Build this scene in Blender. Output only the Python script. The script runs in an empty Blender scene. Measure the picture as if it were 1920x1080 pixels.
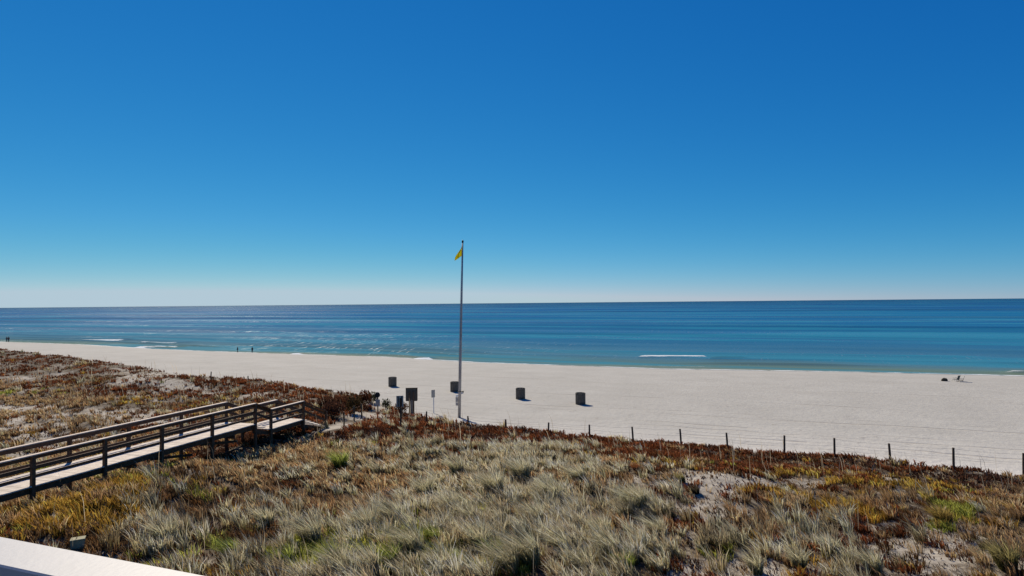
import bpy, bmesh, math, random
import numpy as np
from mathutils import Matrix, Vector
random.seed(7)
rng = np.random.default_rng(11)
scene = bpy.context.scene
COL = scene.collection
rad = math.radians

# ------------------------------------------------------------------ camera
CAM_Z = 11.5
F = 1144.0                                   # focal length in photo pixels (1920 wide)
R_CAM = Matrix.Rotation(rad(90 + 1.40), 3, 'X') @ Matrix.Rotation(rad(-0.53), 3, 'Z')
cam_d = bpy.data.cameras.new('camera')
cam_d.sensor_width = 36.0
cam_d.lens = 36.0 * F / 1920.0
cam_d.clip_start = 0.05
cam_d.clip_end = 60000
cam = bpy.data.objects.new('camera', cam_d)
COL.objects.link(cam)
cam.matrix_world = Matrix.Translation((0, 0, CAM_Z)) @ R_CAM.to_4x4()
scene.camera = cam

# ------------------------------------------------------------------ sky and sun
SUN_AZ = rad(-27)        # to the left of straight ahead
SUN_EL = rad(40)
world = bpy.data.worlds.new('World')
scene.world = world
world.use_nodes = True
wn = world.node_tree
wn.nodes.clear()
sky = wn.nodes.new('ShaderNodeTexSky')
sky.sky_type = 'NISHITA'
sky.sun_disc = False
sky.sun_elevation = SUN_EL
sky.sun_rotation = SUN_AZ
sky.altitude = 0
sky.air_density = 0.7
sky.dust_density = 0.0
sky.ozone_density = 10.0
# deepen the clear winter blue: one power curve per channel on the sky's own radiance
SKY_K = 0.06
sep = wn.nodes.new('ShaderNodeSeparateColor'); com = wn.nodes.new('ShaderNodeCombineColor')
wn.links.new(sky.outputs[0], sep.inputs[0])
for ch, gain, pw in ((0, 3.6, 1.95), (1, 1.02, 0.92), (2, 0.79, 0.50)):
    m1 = wn.nodes.new('ShaderNodeMath'); m1.operation = 'MULTIPLY'; m1.inputs[1].default_value = SKY_K
    m2 = wn.nodes.new('ShaderNodeMath'); m2.operation = 'POWER'; m2.inputs[1].default_value = pw
    m3 = wn.nodes.new('ShaderNodeMath'); m3.operation = 'MULTIPLY'; m3.inputs[1].default_value = gain / SKY_K
    wn.links.new(sep.outputs[ch], m1.inputs[0]); wn.links.new(m1.outputs[0], m2.inputs[0])
    wn.links.new(m2.outputs[0], m3.inputs[0])
    m4 = wn.nodes.new('ShaderNodeMath'); m4.operation = 'MINIMUM'; m4.inputs[1].default_value = (0.40, 0.52, 0.60)[ch] / SKY_K
    wn.links.new(m3.outputs[0], m4.inputs[0]); wn.links.new(m4.outputs[0], com.inputs[ch])
bg = wn.nodes.new('ShaderNodeBackground')
bg.inputs['Strength'].default_value = SKY_K
wo = wn.nodes.new('ShaderNodeOutputWorld')
wn.links.new(com.outputs[0], bg.inputs['Color'])
wn.links.new(bg.outputs[0], wo.inputs['Surface'])

sun_d = bpy.data.lights.new('sun', 'SUN')
sun_d.energy = 5.0
sun_d.angle = rad(0.5)
sun_d.color = (1.0, 0.88, 0.70)
sun = bpy.data.objects.new('sun', sun_d)
COL.objects.link(sun)
to_sun = Vector((math.sin(SUN_AZ) * math.cos(SUN_EL), math.cos(SUN_AZ) * math.cos(SUN_EL), math.sin(SUN_EL)))
sun.rotation_euler = to_sun.to_track_quat('Z', 'Y').to_euler()

scene.view_settings.view_transform = 'Standard'
scene.view_settings.look = 'None'
scene.view_settings.exposure = 0.16
scene.view_settings.gamma = 1.0

# ------------------------------------------------------------------ materials
def new_mat(name):
    m = bpy.data.materials.new(name)
    m.use_nodes = True
    nt = m.node_tree
    nt.nodes.clear()
    return m, nt

class N:
    """tiny node helper"""
    def __init__(s, nt): s.nt = nt
    def n(s, typ, **kw):
        nd = s.nt.nodes.new(typ)
        for k, v in kw.items():
            if k in nd.bl_rna.properties.keys(): setattr(nd, k, v)
        return nd
    def l(s, a, b): s.nt.links.new(a, b)
    def math(s, op, a, b=None, c=None, clamp=False):
        nd = s.nt.nodes.new('ShaderNodeMath'); nd.operation = op; nd.use_clamp = clamp
        for i, v in enumerate((a, b, c)):
            if v is None: continue
            if isinstance(v, (int, float)): nd.inputs[i].default_value = v
            else: s.l(v, nd.inputs[i])
        return nd.outputs[0]
    def mix(s, fac, a, b, mode='MIX'):
        nd = s.nt.nodes.new('ShaderNodeMix'); nd.data_type = 'RGBA'; nd.blend_type = mode
        for sock, v in ((nd.inputs[0], fac), (nd.inputs[6], a), (nd.inputs[7], b)):
            if isinstance(v, (int, float)): sock.default_value = v
            elif isinstance(v, tuple): sock.default_value = (*v, 1) if len(v) == 3 else v
            else: s.l(v, sock)
        return nd.outputs[2]
    def ramp(s, fac, stops, interp='LINEAR'):
        nd = s.nt.nodes.new('ShaderNodeValToRGB'); cr = nd.color_ramp; cr.interpolation = interp
        while len(cr.elements) > 1: cr.elements.remove(cr.elements[-1])
        cr.elements[0].position = stops[0][0]; c = stops[0][1]
        cr.elements[0].color = (*c, 1) if isinstance(c, tuple) else (c, c, c, 1)
        for p, c in stops[1:]:
            e = cr.elements.new(p); e.color = (*c, 1) if isinstance(c, tuple) else (c, c, c, 1)
        s.l(fac, nd.inputs[0]); return nd.outputs[0]
    def mrange(s, v, a, b, c=0.0, d=1.0, smooth=True):
        nd = s.nt.nodes.new('ShaderNodeMapRange'); nd.interpolation_type = 'SMOOTHSTEP' if smooth else 'LINEAR'
        nd.inputs[1].default_value = a; nd.inputs[2].default_value = b
        nd.inputs[3].default_value = c; nd.inputs[4].default_value = d
        s.l(v, nd.inputs[0]); return nd.outputs[0]
    def coords(s, scale=(1, 1, 1)):
        tc = s.nt.nodes.new('ShaderNodeTexCoord'); mp = s.nt.nodes.new('ShaderNodeMapping')
        mp.inputs['Scale'].default_value = scale
        s.l(tc.outputs['Object'], mp.inputs[0]); return mp.outputs[0]
    def noise(s, vec, scale, detail=4, rough=0.55, dist=0.0):
        nd = s.nt.nodes.new('ShaderNodeTexNoise'); s.l(vec, nd.inputs['Vector'])
        nd.inputs['Scale'].default_value = scale; nd.inputs['Detail'].default_value = detail
        nd.inputs['Roughness'].default_value = rough; nd.inputs['Distortion'].default_value = dist
        return nd.outputs[0]
    def attr(s, name, out='Fac'):
        nd = s.nt.nodes.new('ShaderNodeAttribute'); nd.attribute_name = name; return nd.outputs[out]
    def bump(s, h, strength, dist, normal=None):
        nd = s.nt.nodes.new('ShaderNodeBump'); nd.inputs['Strength'].default_value = strength
        nd.inputs['Distance'].default_value = dist; s.l(h, nd.inputs['Height'])
        if normal is not None: s.l(normal, nd.inputs['Normal'])
        return nd.outputs[0]
    def principled(s, col, rough=0.8, metal=0.0, normal=None, spec=0.3):
        p = s.nt.nodes.new('ShaderNodeBsdfPrincipled')
        for sock, v in ((p.inputs['Base Color'], col), (p.inputs['Roughness'], rough), (p.inputs['Metallic'], metal), (p.inputs['Specular IOR Level'], spec)):
            if isinstance(v, (int, float)): sock.default_value = v
            elif isinstance(v, tuple): sock.default_value = (*v, 1)
            else: s.l(v, sock)
        if normal is not None: s.l(normal, p.inputs['Normal'])
        o = s.nt.nodes.new('ShaderNodeOutputMaterial'); s.l(p.outputs[0], o.inputs[0]); return p

def plain(name, c0, c1, scale=6.0, rough=0.7, metal=0.0, stretch=(1, 1, 1), bump=0.2, spec=0.3):
    m, nt = new_mat(name); k = N(nt)
    v = k.coords(stretch)
    f = k.noise(v, scale, 5, 0.6)
    c = k.ramp(f, [(0.3, c0), (0.7, c1)])
    k.principled(c, rough, metal, k.bump(f, bump, 0.02), spec)
    return m

M = {}
def deck_mat():
    m, nt = new_mat('deck_wood'); k = N(nt)
    geo_ = k.n('ShaderNodeNewGeometry')
    f = k.noise(k.coords(), 6, 5, 0.6)
    c = k.ramp(f, [(0.3, (0.52, 0.45, 0.38)), (0.7, (0.76, 0.69, 0.60))])
    c = k.mix(k.math('MULTIPLY', geo_.outputs['Random Per Island'], 0.35), c, (0.28, 0.24, 0.20))
    k.principled(c, 0.8, 0.0, k.bump(f, 0.3, 0.02), 0.2)
    return m
def cap_mat():
    m, nt = new_mat('white_paint'); k = N(nt)
    v = k.coords()
    c = k.ramp(k.noise(v, 3, 5, 0.6), [(0.3, (0.31, 0.315, 0.325)), (0.7, (0.35, 0.355, 0.365))])
    d = k.mrange(k.noise(v, 22, 6, 0.8), 0.62, 0.72)
    c = k.mix(k.math('MULTIPLY', d, 0.5), c, (0.33, 0.31, 0.28))
    k.principled(c, 0.5, 0.0, k.bump(k.noise(v, 60, 3), 0.15, 0.003), 0.4)
    return m
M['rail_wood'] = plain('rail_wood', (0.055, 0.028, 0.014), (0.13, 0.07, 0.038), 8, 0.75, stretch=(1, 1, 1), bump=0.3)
M['rail_top_lit'] = plain('rail_top_lit', (0.38, 0.31, 0.25), (0.60, 0.50, 0.41), 5, 0.7, bump=0.3)  # paler than the rails: the sunlit highlight on top is put into the colour
M['deck_wood'] = plain('deck_wood', (0.46, 0.40, 0.34), (0.74, 0.67, 0.58), 3.5, 0.75, bump=0.3)
M['post_wood'] = plain('post_wood', (0.05, 0.03, 0.018), (0.13, 0.085, 0.055), 9, 0.85, bump=0.4)
M['barrel_wood'] = plain('barrel_wood', (0.07, 0.06, 0.045), (0.19, 0.165, 0.13), 14, 0.8, stretch=(1, 1, 0.15), bump=0.5)
M['deck_wood'] = deck_mat(); M['dark'] = plain('dark_metal', (0.012, 0.012, 0.012), (0.03, 0.03, 0.03), 9, 0.5, 0.4)
M['pole_metal'] = plain('pole_metal', (0.26, 0.25, 0.25), (0.42, 0.40, 0.40), 2, 0.4, 0.3, bump=0.03)
M['sign_back'] = plain('sign_back', (0.06, 0.052, 0.04), (0.10, 0.088, 0.068), 7, 0.6)
M['sign_grey'] = plain('sign_grey', (0.32, 0.28, 0.23), (0.48, 0.43, 0.37), 7, 0.5)
M['sign_white'] = plain('sign_white', (0.55, 0.55, 0.55), (0.72, 0.72, 0.72), 7, 0.5)
M['galv'] = plain('galvanised_post', (0.30, 0.30, 0.30), (0.45, 0.45, 0.45), 7, 0.45, 0.4)
M['rope'] = plain('rope', (0.20, 0.18, 0.15), (0.30, 0.27, 0.23), 30, 0.9)
M['white_paint'] = plain('white_paint', (0.48, 0.47, 0.45), (0.54, 0.53, 0.51), 3, 0.45, bump=0.05, spec=0.5)
M['white_paint'] = cap_mat(); M['taupe'] = plain('taupe_board', (0.15, 0.13, 0.11), (0.22, 0.19, 0.165), 4, 0.7)
M['skin'] = plain('skin', (0.30, 0.17, 0.11), (0.40, 0.24, 0.16), 8, 0.6, bump=0.02)
M['hair'] = plain('hair', (0.015, 0.010, 0.008), (0.04, 0.03, 0.02), 30, 0.6)
M['navy'] = plain('navy_cloth', (0.008, 0.012, 0.03), (0.02, 0.028, 0.06), 12, 0.9)
M['black_cloth'] = plain('black_cloth', (0.01, 0.01, 0.012), (0.025, 0.025, 0.03), 12, 0.9)
M['teal_cloth'] = plain('teal_cloth', (0.01, 0.035, 0.05), (0.02, 0.06, 0.08), 12, 0.9)
M['canvas_dark'] = plain('canvas_dark', (0.03, 0.025, 0.015), (0.07, 0.06, 0.04), 12, 0.9)
M['canvas_grey'] = plain('canvas_grey', (0.10, 0.115, 0.10), (0.16, 0.17, 0.15), 12, 0.9)
M['pale_board'] = plain('pale_board', (0.24, 0.23, 0.13), (0.36, 0.33, 0.22), 6, 0.8)
M['tar'] = plain('shrub_dark', (0.02, 0.03, 0.012), (0.05, 0.06, 0.03), 10, 0.8)

def flag_mat():
    m, nt = new_mat('flag_cloth'); k = N(nt)
    f = k.noise(k.coords(), 5, 3)
    c = k.ramp(f, [(0.3, (0.66, 0.60, 0.02)), (0.7, (0.80, 0.74, 0.06))])
    d = k.n('ShaderNodeBsdfDiffuse'); t = k.n('ShaderNodeBsdfTranslucent')
    k.l(c, d.inputs[0]); k.l(c, t.inputs[0])
    mx = k.n('ShaderNodeMixShader'); mx.inputs[0].default_value = 0.5
    k.l(d.outputs[0], mx.inputs[1]); k.l(t.outputs[0], mx.inputs[2])
    o = k.n('ShaderNodeOutputMaterial'); k.l(mx.outputs[0], o.inputs[0])
    return m
M['flag'] = flag_mat()

def foliage_mat(name, transl=0.45):
    m, nt = new_mat(name); k = N(nt)
    c = k.attr('col', 'Color')
    d = k.n('ShaderNodeBsdfDiffuse'); t = k.n('ShaderNodeBsdfTranslucent')
    k.l(c, d.inputs[0]); k.l(c, t.inputs[0])
    mx = k.n('ShaderNodeMixShader'); mx.inputs[0].default_value = transl
    k.l(d.outputs[0], mx.inputs[1]); k.l(t.outputs[0], mx.inputs[2])
    o = k.n('ShaderNodeOutputMaterial'); k.l(mx.outputs[0], o.inputs[0])
    return m
M['grass'] = foliage_mat('grass_blades', 0.6)
M['scrub'] = foliage_mat('scrub_leaves', 0.35)

# ------------------------------------------------------------------ frame of the shore: t runs along it, s out to sea
TH = math.atan2(-0.395, 0.919)
UX, UY = math.cos(TH), math.sin(TH)
NX, NY = -math.sin(TH), math.cos(TH)
def to_ts(x, y): return x * UX + y * UY, x * NX + y * NY
def to_xy(t, s): return t * UX + s * NX, t * UY + s * NY

def ray(px, py):
    return (R_CAM @ Vector(((px - 960) / F, -(py - 540) / F, -1.0))).normalized()
def at_z(px, py, z):
    d = ray(px, py); k = (z - CAM_Z) / d.z
    return Vector((d.x * k, d.y * k, z))
RI = np.array(R_CAM.transposed())
def project(x, y, z):
    q = RI @ np.stack([x, y, z - CAM_Z])
    w = np.maximum(-q[2], 1e-3)
    px = 960 + F * q[0] / w; py = 540 - F * q[1] / w
    return np.where(-q[2] > 0.3, px, -9999), np.where(-q[2] > 0.3, py, 9999)

# smooth value noise
_tab = np.random.default_rng(5).random((256, 256))
def vnoise(x, y):
    xi = np.floor(x).astype(int); yi = np.floor(y).astype(int)
    fx = x - xi; fy = y - yi
    fx = fx * fx * fx * (fx * (fx * 6 - 15) + 10); fy = fy * fy * fy * (fy * (fy * 6 - 15) + 10)
    a = _tab[xi % 256, yi % 256]; b = _tab[(xi + 1) % 256, yi % 256]
    c = _tab[xi % 256, (yi + 1) % 256]; d = _tab[(xi + 1) % 256, (yi + 1) % 256]
    return (a * (1 - fx) + b * fx) * (1 - fy) + (c * (1 - fx) + d * fx) * fy
def fbm(x, y, o=4):
    r = 0; a = 0.5
    for i in range(o):
        r = r + a * (vnoise(x * 2 ** i + 17.3 * i, y * 2 ** i + 9.1 * i) - 0.5); a *= 0.5
    return r                                     # about -0.5..0.5

def curve(pts):
    pts = sorted(pts); T = np.array([p[0] for p in pts]); V = np.array([p[1] for p in pts])
    tt = np.linspace(T[0] - 40, T[-1] + 40, 1200)
    vv = np.interp(tt, T, V)
    kern = np.hanning(25); kern /= kern.sum()
    vp = np.pad(vv, 12, mode='edge'); vs = np.convolve(vp, kern, 'valid')
    return lambda t: np.interp(t, tt, vs)

_sh = []
for px, py in ((20, 641.5), (150, 646), (300, 655), (445, 661), (560, 664.5), (720, 669.5), (900, 680), (1060, 685.5),
               (1240, 692), (1400, 694.5), (1560, 697), (1740, 701), (1915, 705)):
    p = at_z(px, py, 0.0); _sh.append(to_ts(p.x, p.y))
shore = curve(_sh)
_ed = []; _cz = []
for px, py, z in ((-60, 648, 4.7), (0, 654, 4.8), (113, 666, 4.9), (213, 681, 4.8), (267, 687, 4.7), (327, 700, 4.6), (383, 706, 4.5), (467, 712, 4.4),
                  (533, 717, 4.2), (585, 728, 4.0), (633, 733, 3.8), (680, 741, 3.5), (722, 757, 3.0), (760, 775, 3.2),
                  (800, 777, 3.25), (850, 785, 3.2), (900, 792, 3.1), (949, 799, 3.1), (1028, 807, 3.1), (1105, 815, 3.1), (1187, 823, 3.1),
                  (1277, 828, 3.1), (1364, 838, 3.05), (1470, 846, 3.0), (1564, 853, 3.0), (1669, 866, 3.0), (1787, 877, 3.0),
                  (1918, 890, 3.0)):
    p = at_z(px, py, z); t, s = to_ts(p.x, p.y); _ed.append((t, s)); _cz.append((t, z))
edge = curve(_ed); crest = curve(_cz)

BP0 = np.array([-22.84, 0.302])                # boardwalk: x = BP0[0] + BP0[1] * y on its near (right) side

def sstep(x, a, b):
    k = np.clip((x - a) / (b - a), 0, 1); return k * k * (3 - 2 * k)

def height(x, y):
    x = np.asarray(x, float); y = np.asarray(y, float)
    t, s = to_ts(x, y)
    se = edge(t); ss = shore(t)
    d = s - se
    k = (s - se) / np.maximum(ss - se, 5)
    beach = np.interp(k, [-1, 0, 0.45, 0.80, 1.0, 1.25, 2.5, 6], [2.6, 2.35, 1.85, 1.15, 0.0, -0.9, -2.5, -3])
    beach = beach + (0.10 * fbm(t / 14, s / 5, 3) + 0.16 * fbm(t / 2.4, s / 1.6, 3) * np.clip(1.0 - 2.2 * k, 0, 1)) * np.clip(1.0 - k, 0, 1)
    left = sstep(-t, 30, 48)
    inner = 3.95 * (1 - left) + 3.6 * left
    cz = crest(t)
    w = 5.0 + 6.0 * left
    prof = inner + (cz - inner) * sstep(d, -w - 6, -0.8)
    hum = 0.95 * fbm(x / 6.5, y / 6.5, 4) + 0.22 * fbm(x / 1.1 + 40, y / 1.1, 3)
    hum = hum * (0.45 + 0.55 * sstep(-d, 0.5, 5))
    q = x - (BP0[0] + BP0[1] * y)
    bank = np.exp(-((q - 1.6) / 2.6) ** 2) * (0.85 - 1.0 * sstep(y, 24.5, 29.5) + 0.35 * sstep(y, 32, 36)) * (1 - sstep(y, 36, 40))
    dune = prof + hum * (1 - 0.5 * np.exp(-(q / 3.0) ** 2)) + bank
    # shallow trough where the path from the stairs reaches the beach
    m = sstep(d, -0.6, 2.4 + 1.2 * left)
    return dune * (1 - m) + beach * m

def ground(px, py, zoff=0.0):
    """where the line of sight through a photo pixel meets the ground"""
    d = ray(px, py)
    k = np.arange(8, 260, 0.05)
    x = d.x * k; y = d.y * k; z = CAM_Z + d.z * k
    h = height(x, y) + zoff
    i = int(np.argmax(z < h))
    return Vector((x[i], y[i], float(h[i]) - zoff))

# ------------------------------------------------------------------ object helpers
def tag(o, label=None, cat=None, group=None, kind=None):
    if label: o['label'] = label
    if cat: o['category'] = cat
    if group: o['group'] = group
    if kind: o['kind'] = kind
    return o
def thing(name, label, cat, loc=(0, 0, 0), rz=0.0, group=None):
    o = bpy.data.objects.new(name, None); COL.objects.link(o)
    o.empty_display_size = 0.2
    o.location = loc; o.rotation_euler = (0, 0, rz)
    return tag(o, label, cat, group)
def np_mesh(name, verts, faces_flat, sizes, mat, smooth=False):
    me = bpy.data.meshes.new(name)
    nv = len(verts); nf = len(sizes)
    me.vertices.add(nv); me.vertices.foreach_set('co', np.asarray(verts, np.float32).ravel())
    me.loops.add(len(faces_flat)); me.loops.foreach_set('vertex_index', np.asarray(faces_flat, np.int32))
    starts = np.concatenate([[0], np.cumsum(sizes)[:-1]]).astype(np.int32)
    me.polygons.add(nf); me.polygons.foreach_set('loop_start', starts)
    if smooth: me.polygons.foreach_set('use_smooth', np.ones(nf, bool))
    me.update(calc_edges=True); me.materials.append(mat)
    return me
class MB:
    def __init__(s): s.bm = bmesh.new()
    def box(s, c, size, rot=None, bev=0.0):
        r = bmesh.ops.create_cube(s.bm, size=1.0)
        vs = r['verts']
        mt = Matrix.Translation(c) @ (rot.to_4x4() if rot else Matrix.Identity(4)) @ Matrix.Diagonal((*size, 1))
        bmesh.ops.transform(s.bm, matrix=mt, verts=vs)
        if bev:
            es = list({e for v in vs for e in v.link_edges})
            bmesh.ops.bevel(s.bm, geom=es, offset=bev, segments=1, affect='EDGES')
        return s
    def beam(s, a, b, w, h, up=Vector((0, 0, 1)), bev=0.0):
        """box from a to b, width w sideways, height h along up"""
        a = Vector(a); b = Vector(b); d = b - a; L = d.length; y = d.normalized()
        x = y.cross(up).normalized(); z = x.cross(y)
        rot = Matrix((x, y, z)).transposed()
        return s.box((a + b) / 2, (w, L, h), rot, bev)
    def tube(s, pts, r, n=8, caps=True):
        pts = [Vector(p) for p in pts]; rs = r if isinstance(r, (list, tuple)) else [r] * len(pts)
        rings = []
        for i, p in enumerate(pts):
            d = (pts[min(i + 1, len(pts) - 1)] - pts[max(i - 1, 0)]).normalized()
            a = d.orthogonal().normalized() if abs(d.z) < 0.9 else (Vector((1, 0, 0)) - d * d.x).normalized()
            b = d.cross(a)
            rings.append([s.bm.verts.new(p + (a * math.cos(2 * math.pi * k / n) + b * math.sin(2 * math.pi * k / n)) * rs[i]) for k in range(n)])
        for i in range(len(rings) - 1):
            for k in range(n):
                s.bm.faces.new((rings[i][k], rings[i][(k + 1) % n], rings[i + 1][(k + 1) % n], rings[i + 1][k]))
        if caps:
            s.bm.faces.new(rings[0][::-1]); s.bm.faces.new(rings[-1])
        return s
    def ball(s, c, r, sc=(1, 1, 1), seg=12):
        g = bmesh.ops.create_uvsphere(s.bm, u_segments=seg, v_segments=max(6, seg // 2), radius=r)
        bmesh.ops.transform(s.bm, matrix=Matrix.Translation(c) @ Matrix.Diagonal((*sc, 1)), verts=g['verts']); return s
    def build(s, name, mat, parent=None, smooth=False):
        bmesh.ops.recalc_face_normals(s.bm, faces=s.bm.faces)
        me = bpy.data.meshes.new(name); s.bm.to_mesh(me); s.bm.free()
        me.materials.append(mat)
        if smooth: me.polygons.foreach_set('use_smooth', [True] * len(me.polygons))
        o = bpy.data.objects.new(name, me); COL.objects.link(o)
        if parent: o.parent = parent
        return o
def copy_thing(o, loc, rz, label=None):
    c = o.copy(); COL.objects.link(c); c.location = loc; c.rotation_euler = (0, 0, rz)
    if label: c['label'] = label
    for ch in o.children:
        k = ch.copy(); COL.objects.link(k); k.parent = c
        for g in ch.children:
            q = g.copy(); COL.objects.link(q); q.parent = k
    return c

def axis(parts):
    out = []
    for a, b, st in parts: out.append(np.arange(a, b, st))
    return np.concatenate(out + [np.array([parts[-1][1]])])
def geo(a, b, n): return a * (b / a) ** (np.arange(n) / (n - 1))

# ------------------------------------------------------------------ layout of the plant cover, measured in the photograph
# (x, y, rx, ry, kind, weight)
KINDS = ['none', 'straw', 'tan', 'gold', 'green', 'rust', 'plum', 'brown']
ATLAS = [
 # left of the boardwalk
 (40, 680, 140, 20, 'rust', 4), (170, 675, 90, 12, 'rust', 3), (90, 705, 150, 16, 'rust', 2.2),
 (130, 712, 60, 9, 'none', 0.96), (20, 712, 60, 7, 'none', 0.84), (20, 730, 110, 14, 'tan', 1.5),
 (290, 712, 50, 12, 'none', 1.80), (210, 692, 40, 8, 'none', 1.50), (330, 728, 60, 11, 'none', 1.80), (250, 705, 40, 10, 'none', 0.96),
 (230, 735, 90, 12, 'rust', 3), (130, 735, 60, 10, 'rust', 1.6), (270, 757, 100, 12, 'rust', 3.2), (350, 747, 110, 8, 'gold', 2),
 (60, 752, 120, 12, 'tan', 2.2), (70, 742, 70, 6, 'green', 1), (80, 778, 100, 16, 'none', 2.10), (20, 815, 70, 18, 'none', 1.80), (150, 765, 60, 9, 'brown', 1.4),
 (200, 790, 60, 12, 'tan', 1.5), (130, 808, 80, 12, 'brown', 1.4), (260, 790, 60, 10, 'rust', 1.6), (90, 830, 90, 12, 'tan', 1.5),
 (440, 722, 90, 9, 'rust', 2.6), (490, 735, 60, 8, 'none', 1.08), (520, 730, 40, 7, 'tan', 1.5), (430, 742, 80, 8, 'rust', 2.2),
 (570, 745, 60, 16, 'rust', 4), (620, 765, 45, 26, 'rust', 4), (655, 750, 30, 16, 'rust', 2.5), (615, 750, 16, 8, 'tan', 2),
 (560, 722, 80, 8, 'rust', 3), (690, 748, 18, 8, 'brown', 3),
 (636, 802, 12, 14, 'none', 9), (664, 788, 15, 9, 'none', 9), (700, 770, 22, 14, 'none', 9), (722, 756, 18, 10, 'none', 9),
 # right of it
 (330, 820, 70, 16, 'rust', 2.5), (400, 835, 80, 10, 'rust', 2), (240, 860, 60, 8, 'rust', 1.6),
 (130, 935, 170, 40, 'tan', 3.4), (90, 965, 150, 26, 'gold', 3.4), (200, 900, 120, 22, 'tan', 2.4), (170, 885, 90, 10, 'green', 1.6),
 (340, 905, 70, 18, 'green', 4), (370, 870, 110, 18, 'tan', 3), (440, 850, 100, 20, 'tan', 3), (270, 940, 90, 22, 'tan', 3),
 (390, 960, 60, 30, 'brown', 4), (250, 985, 80, 24, 'gold', 2.4), (180, 1010, 90, 16, 'brown', 3.4), (300, 1030, 120, 24, 'brown', 3),
 (320, 1005, 60, 20, 'straw', 3.4), (420, 1040, 80, 26, 'green', 2.4),
 (640, 865, 50, 20, 'green', 2.6), (640, 865, 55, 24, 'straw', 2.6), (520, 860, 60, 26, 'tan', 3), (540, 920, 70, 34, 'tan', 3.4), (500, 940, 60, 40, 'rust', 1.4),
 (640, 900, 60, 14, 'brown', 3), (740, 900, 60, 26, 'tan', 2), (700, 930, 60, 16, 'brown', 3), (780, 935, 50, 12, 'brown', 2.4),
 (780, 870, 160, 40, 'straw', 4), (900, 880, 150, 44, 'straw', 4.2), (1000, 920, 140, 40, 'straw', 3.8), (820, 1000, 260, 60, 'straw', 4),
 (720, 1030, 120, 40, 'green', 2.6), (900, 1010, 120, 40, 'green', 1.8), (560, 1030, 90, 40, 'green', 2.0), (940, 990, 30, 10, 'none', 1.80), (510, 1010, 40, 14, 'none', 0.96),
 (1100, 1000, 160, 50, 'straw', 3.4), (1180, 1050, 100, 30, 'green', 2.2), (1100, 960, 90, 20, 'tan', 3), (1270, 1040, 60, 34, 'rust', 1.6), (1210, 1000, 90, 20, 'tan', 2),
 (750, 800, 130, 16, 'rust', 3), (700, 812, 60, 12, 'plum', 2.4), (800, 812, 110, 12, 'plum', 2.5), (820, 826, 160, 8, 'none', 1.56), (920, 832, 80, 9, 'plum', 2.4),
 (1000, 812, 120, 12, 'rust', 4), (1120, 826, 140, 12, 'rust', 4), (1300, 838, 150, 14, 'rust', 3.6), (1250, 830, 80, 10, 'gold', 2),
 (1060, 845, 130, 12, 'brown', 2), (980, 850, 110, 8, 'none', 1.08), (1130, 858, 100, 12, 'tan', 2), (1200, 870, 90, 12, 'gold', 2), (1150, 880, 70, 10, 'rust', 2.5),
 (1210, 918, 60, 16, 'rust', 4), (1240, 895, 50, 8, 'none', 1.80), (1310, 905, 90, 14, 'none', 3.00), (1290, 925, 50, 12, 'none', 3.00), (1420, 905, 120, 10, 'none', 2.04),
 (1320, 950, 90, 16, 'none', 1.80), (1390, 975, 110, 18, 'none', 1.44), (1330, 880, 100, 8, 'none', 1.20),
 (1300, 860, 90, 10, 'brown', 2), (1380, 890, 50, 12, 'green', 1), (1500, 870, 120, 12, 'rust', 3.6), (1420, 850, 120, 8, 'rust', 3.4), (1500, 900, 60, 12, 'gold', 3),
 (1420, 930, 80, 12, 'rust', 1.6), (1620, 875, 90, 16, 'rust', 4), (1720, 880, 120, 10, 'rust', 2.4), (1800, 895, 150, 12, 'none', 1.44), (1800, 905, 150, 20, 'plum', 2.6),
 (1680, 905, 90, 6, 'none', 1.56), (1880, 890, 90, 10, 'plum', 2.2), (1760, 935, 40, 8, 'none', 1.80),
 (1600, 930, 110, 26, 'gold', 3.4), (1550, 955, 90, 26, 'rust', 1.8), (1730, 945, 80, 26, 'gold', 3.4), (1770, 965, 50, 20, 'green', 3.4), (1600, 965, 110, 22, 'tan', 2),
 (1870, 960, 70, 40, 'tan', 2.4), (1860, 940, 70, 24, 'rust', 1.6), (1480, 985, 60, 26, 'tan', 2), (1460, 1010, 120, 26, 'none', 1.20), (1500, 1030, 60, 20, 'straw', 2),
 (1720, 1035, 160, 26, 'none', 1.92), (1600, 1040, 90, 26, 'straw', 2), (1440, 1060, 120, 18, 'none', 0.96), (1870, 1030, 60, 34, 'tan', 2.6), (1350, 1010, 50, 20, 'plum', 2.6),
 (1690, 1065, 120, 18, 'none', 1.20), (1300, 985, 60, 20, 'none', 0.96), (1650, 1010, 90, 16, 'rust', 1.5), (1880, 1010, 60, 26, 'none', 0.60),
]
ATLAS += [(760, 812, 130, 17, 'rust', 9), (820, 822, 110, 15, 'plum', 9), (700, 800, 70, 12, 'rust', 7), (900, 822, 90, 12, 'rust', 6), (860, 828, 70, 8, 'none', 6), (760, 826, 60, 7, 'none', 5),
          (120, 790, 150, 26, 'none', 3), (120, 790, 150, 26, 'tan', 2.5), (60, 750, 90, 12, 'tan', 2), (330, 722, 70, 14, 'none', 2.5), (510, 733, 60, 8, 'none', 3), (500, 836, 70, 14, 'plum', 9), (430, 850, 60, 12, 'plum', 6), (620, 890, 110, 40, 'tan', 4), (800, 880, 160, 40, 'tan', 3), (960, 870, 120, 40, 'brown', 2), (700, 940, 120, 30, 'tan', 3), (560, 960, 90, 40, 'brown', 2.4),  # both plum patches under the deck are added, dark in place of shade
          (880, 940, 120, 20, 'brown', 2.4), (1080, 900, 90, 30, 'tan', 3), (640, 850, 120, 14, 'tan', 3), (480, 900, 70, 30, 'brown', 2), (1020, 1010, 60, 30, 'brown', 2), (760, 960, 80, 12, 'plum', 2)]
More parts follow.
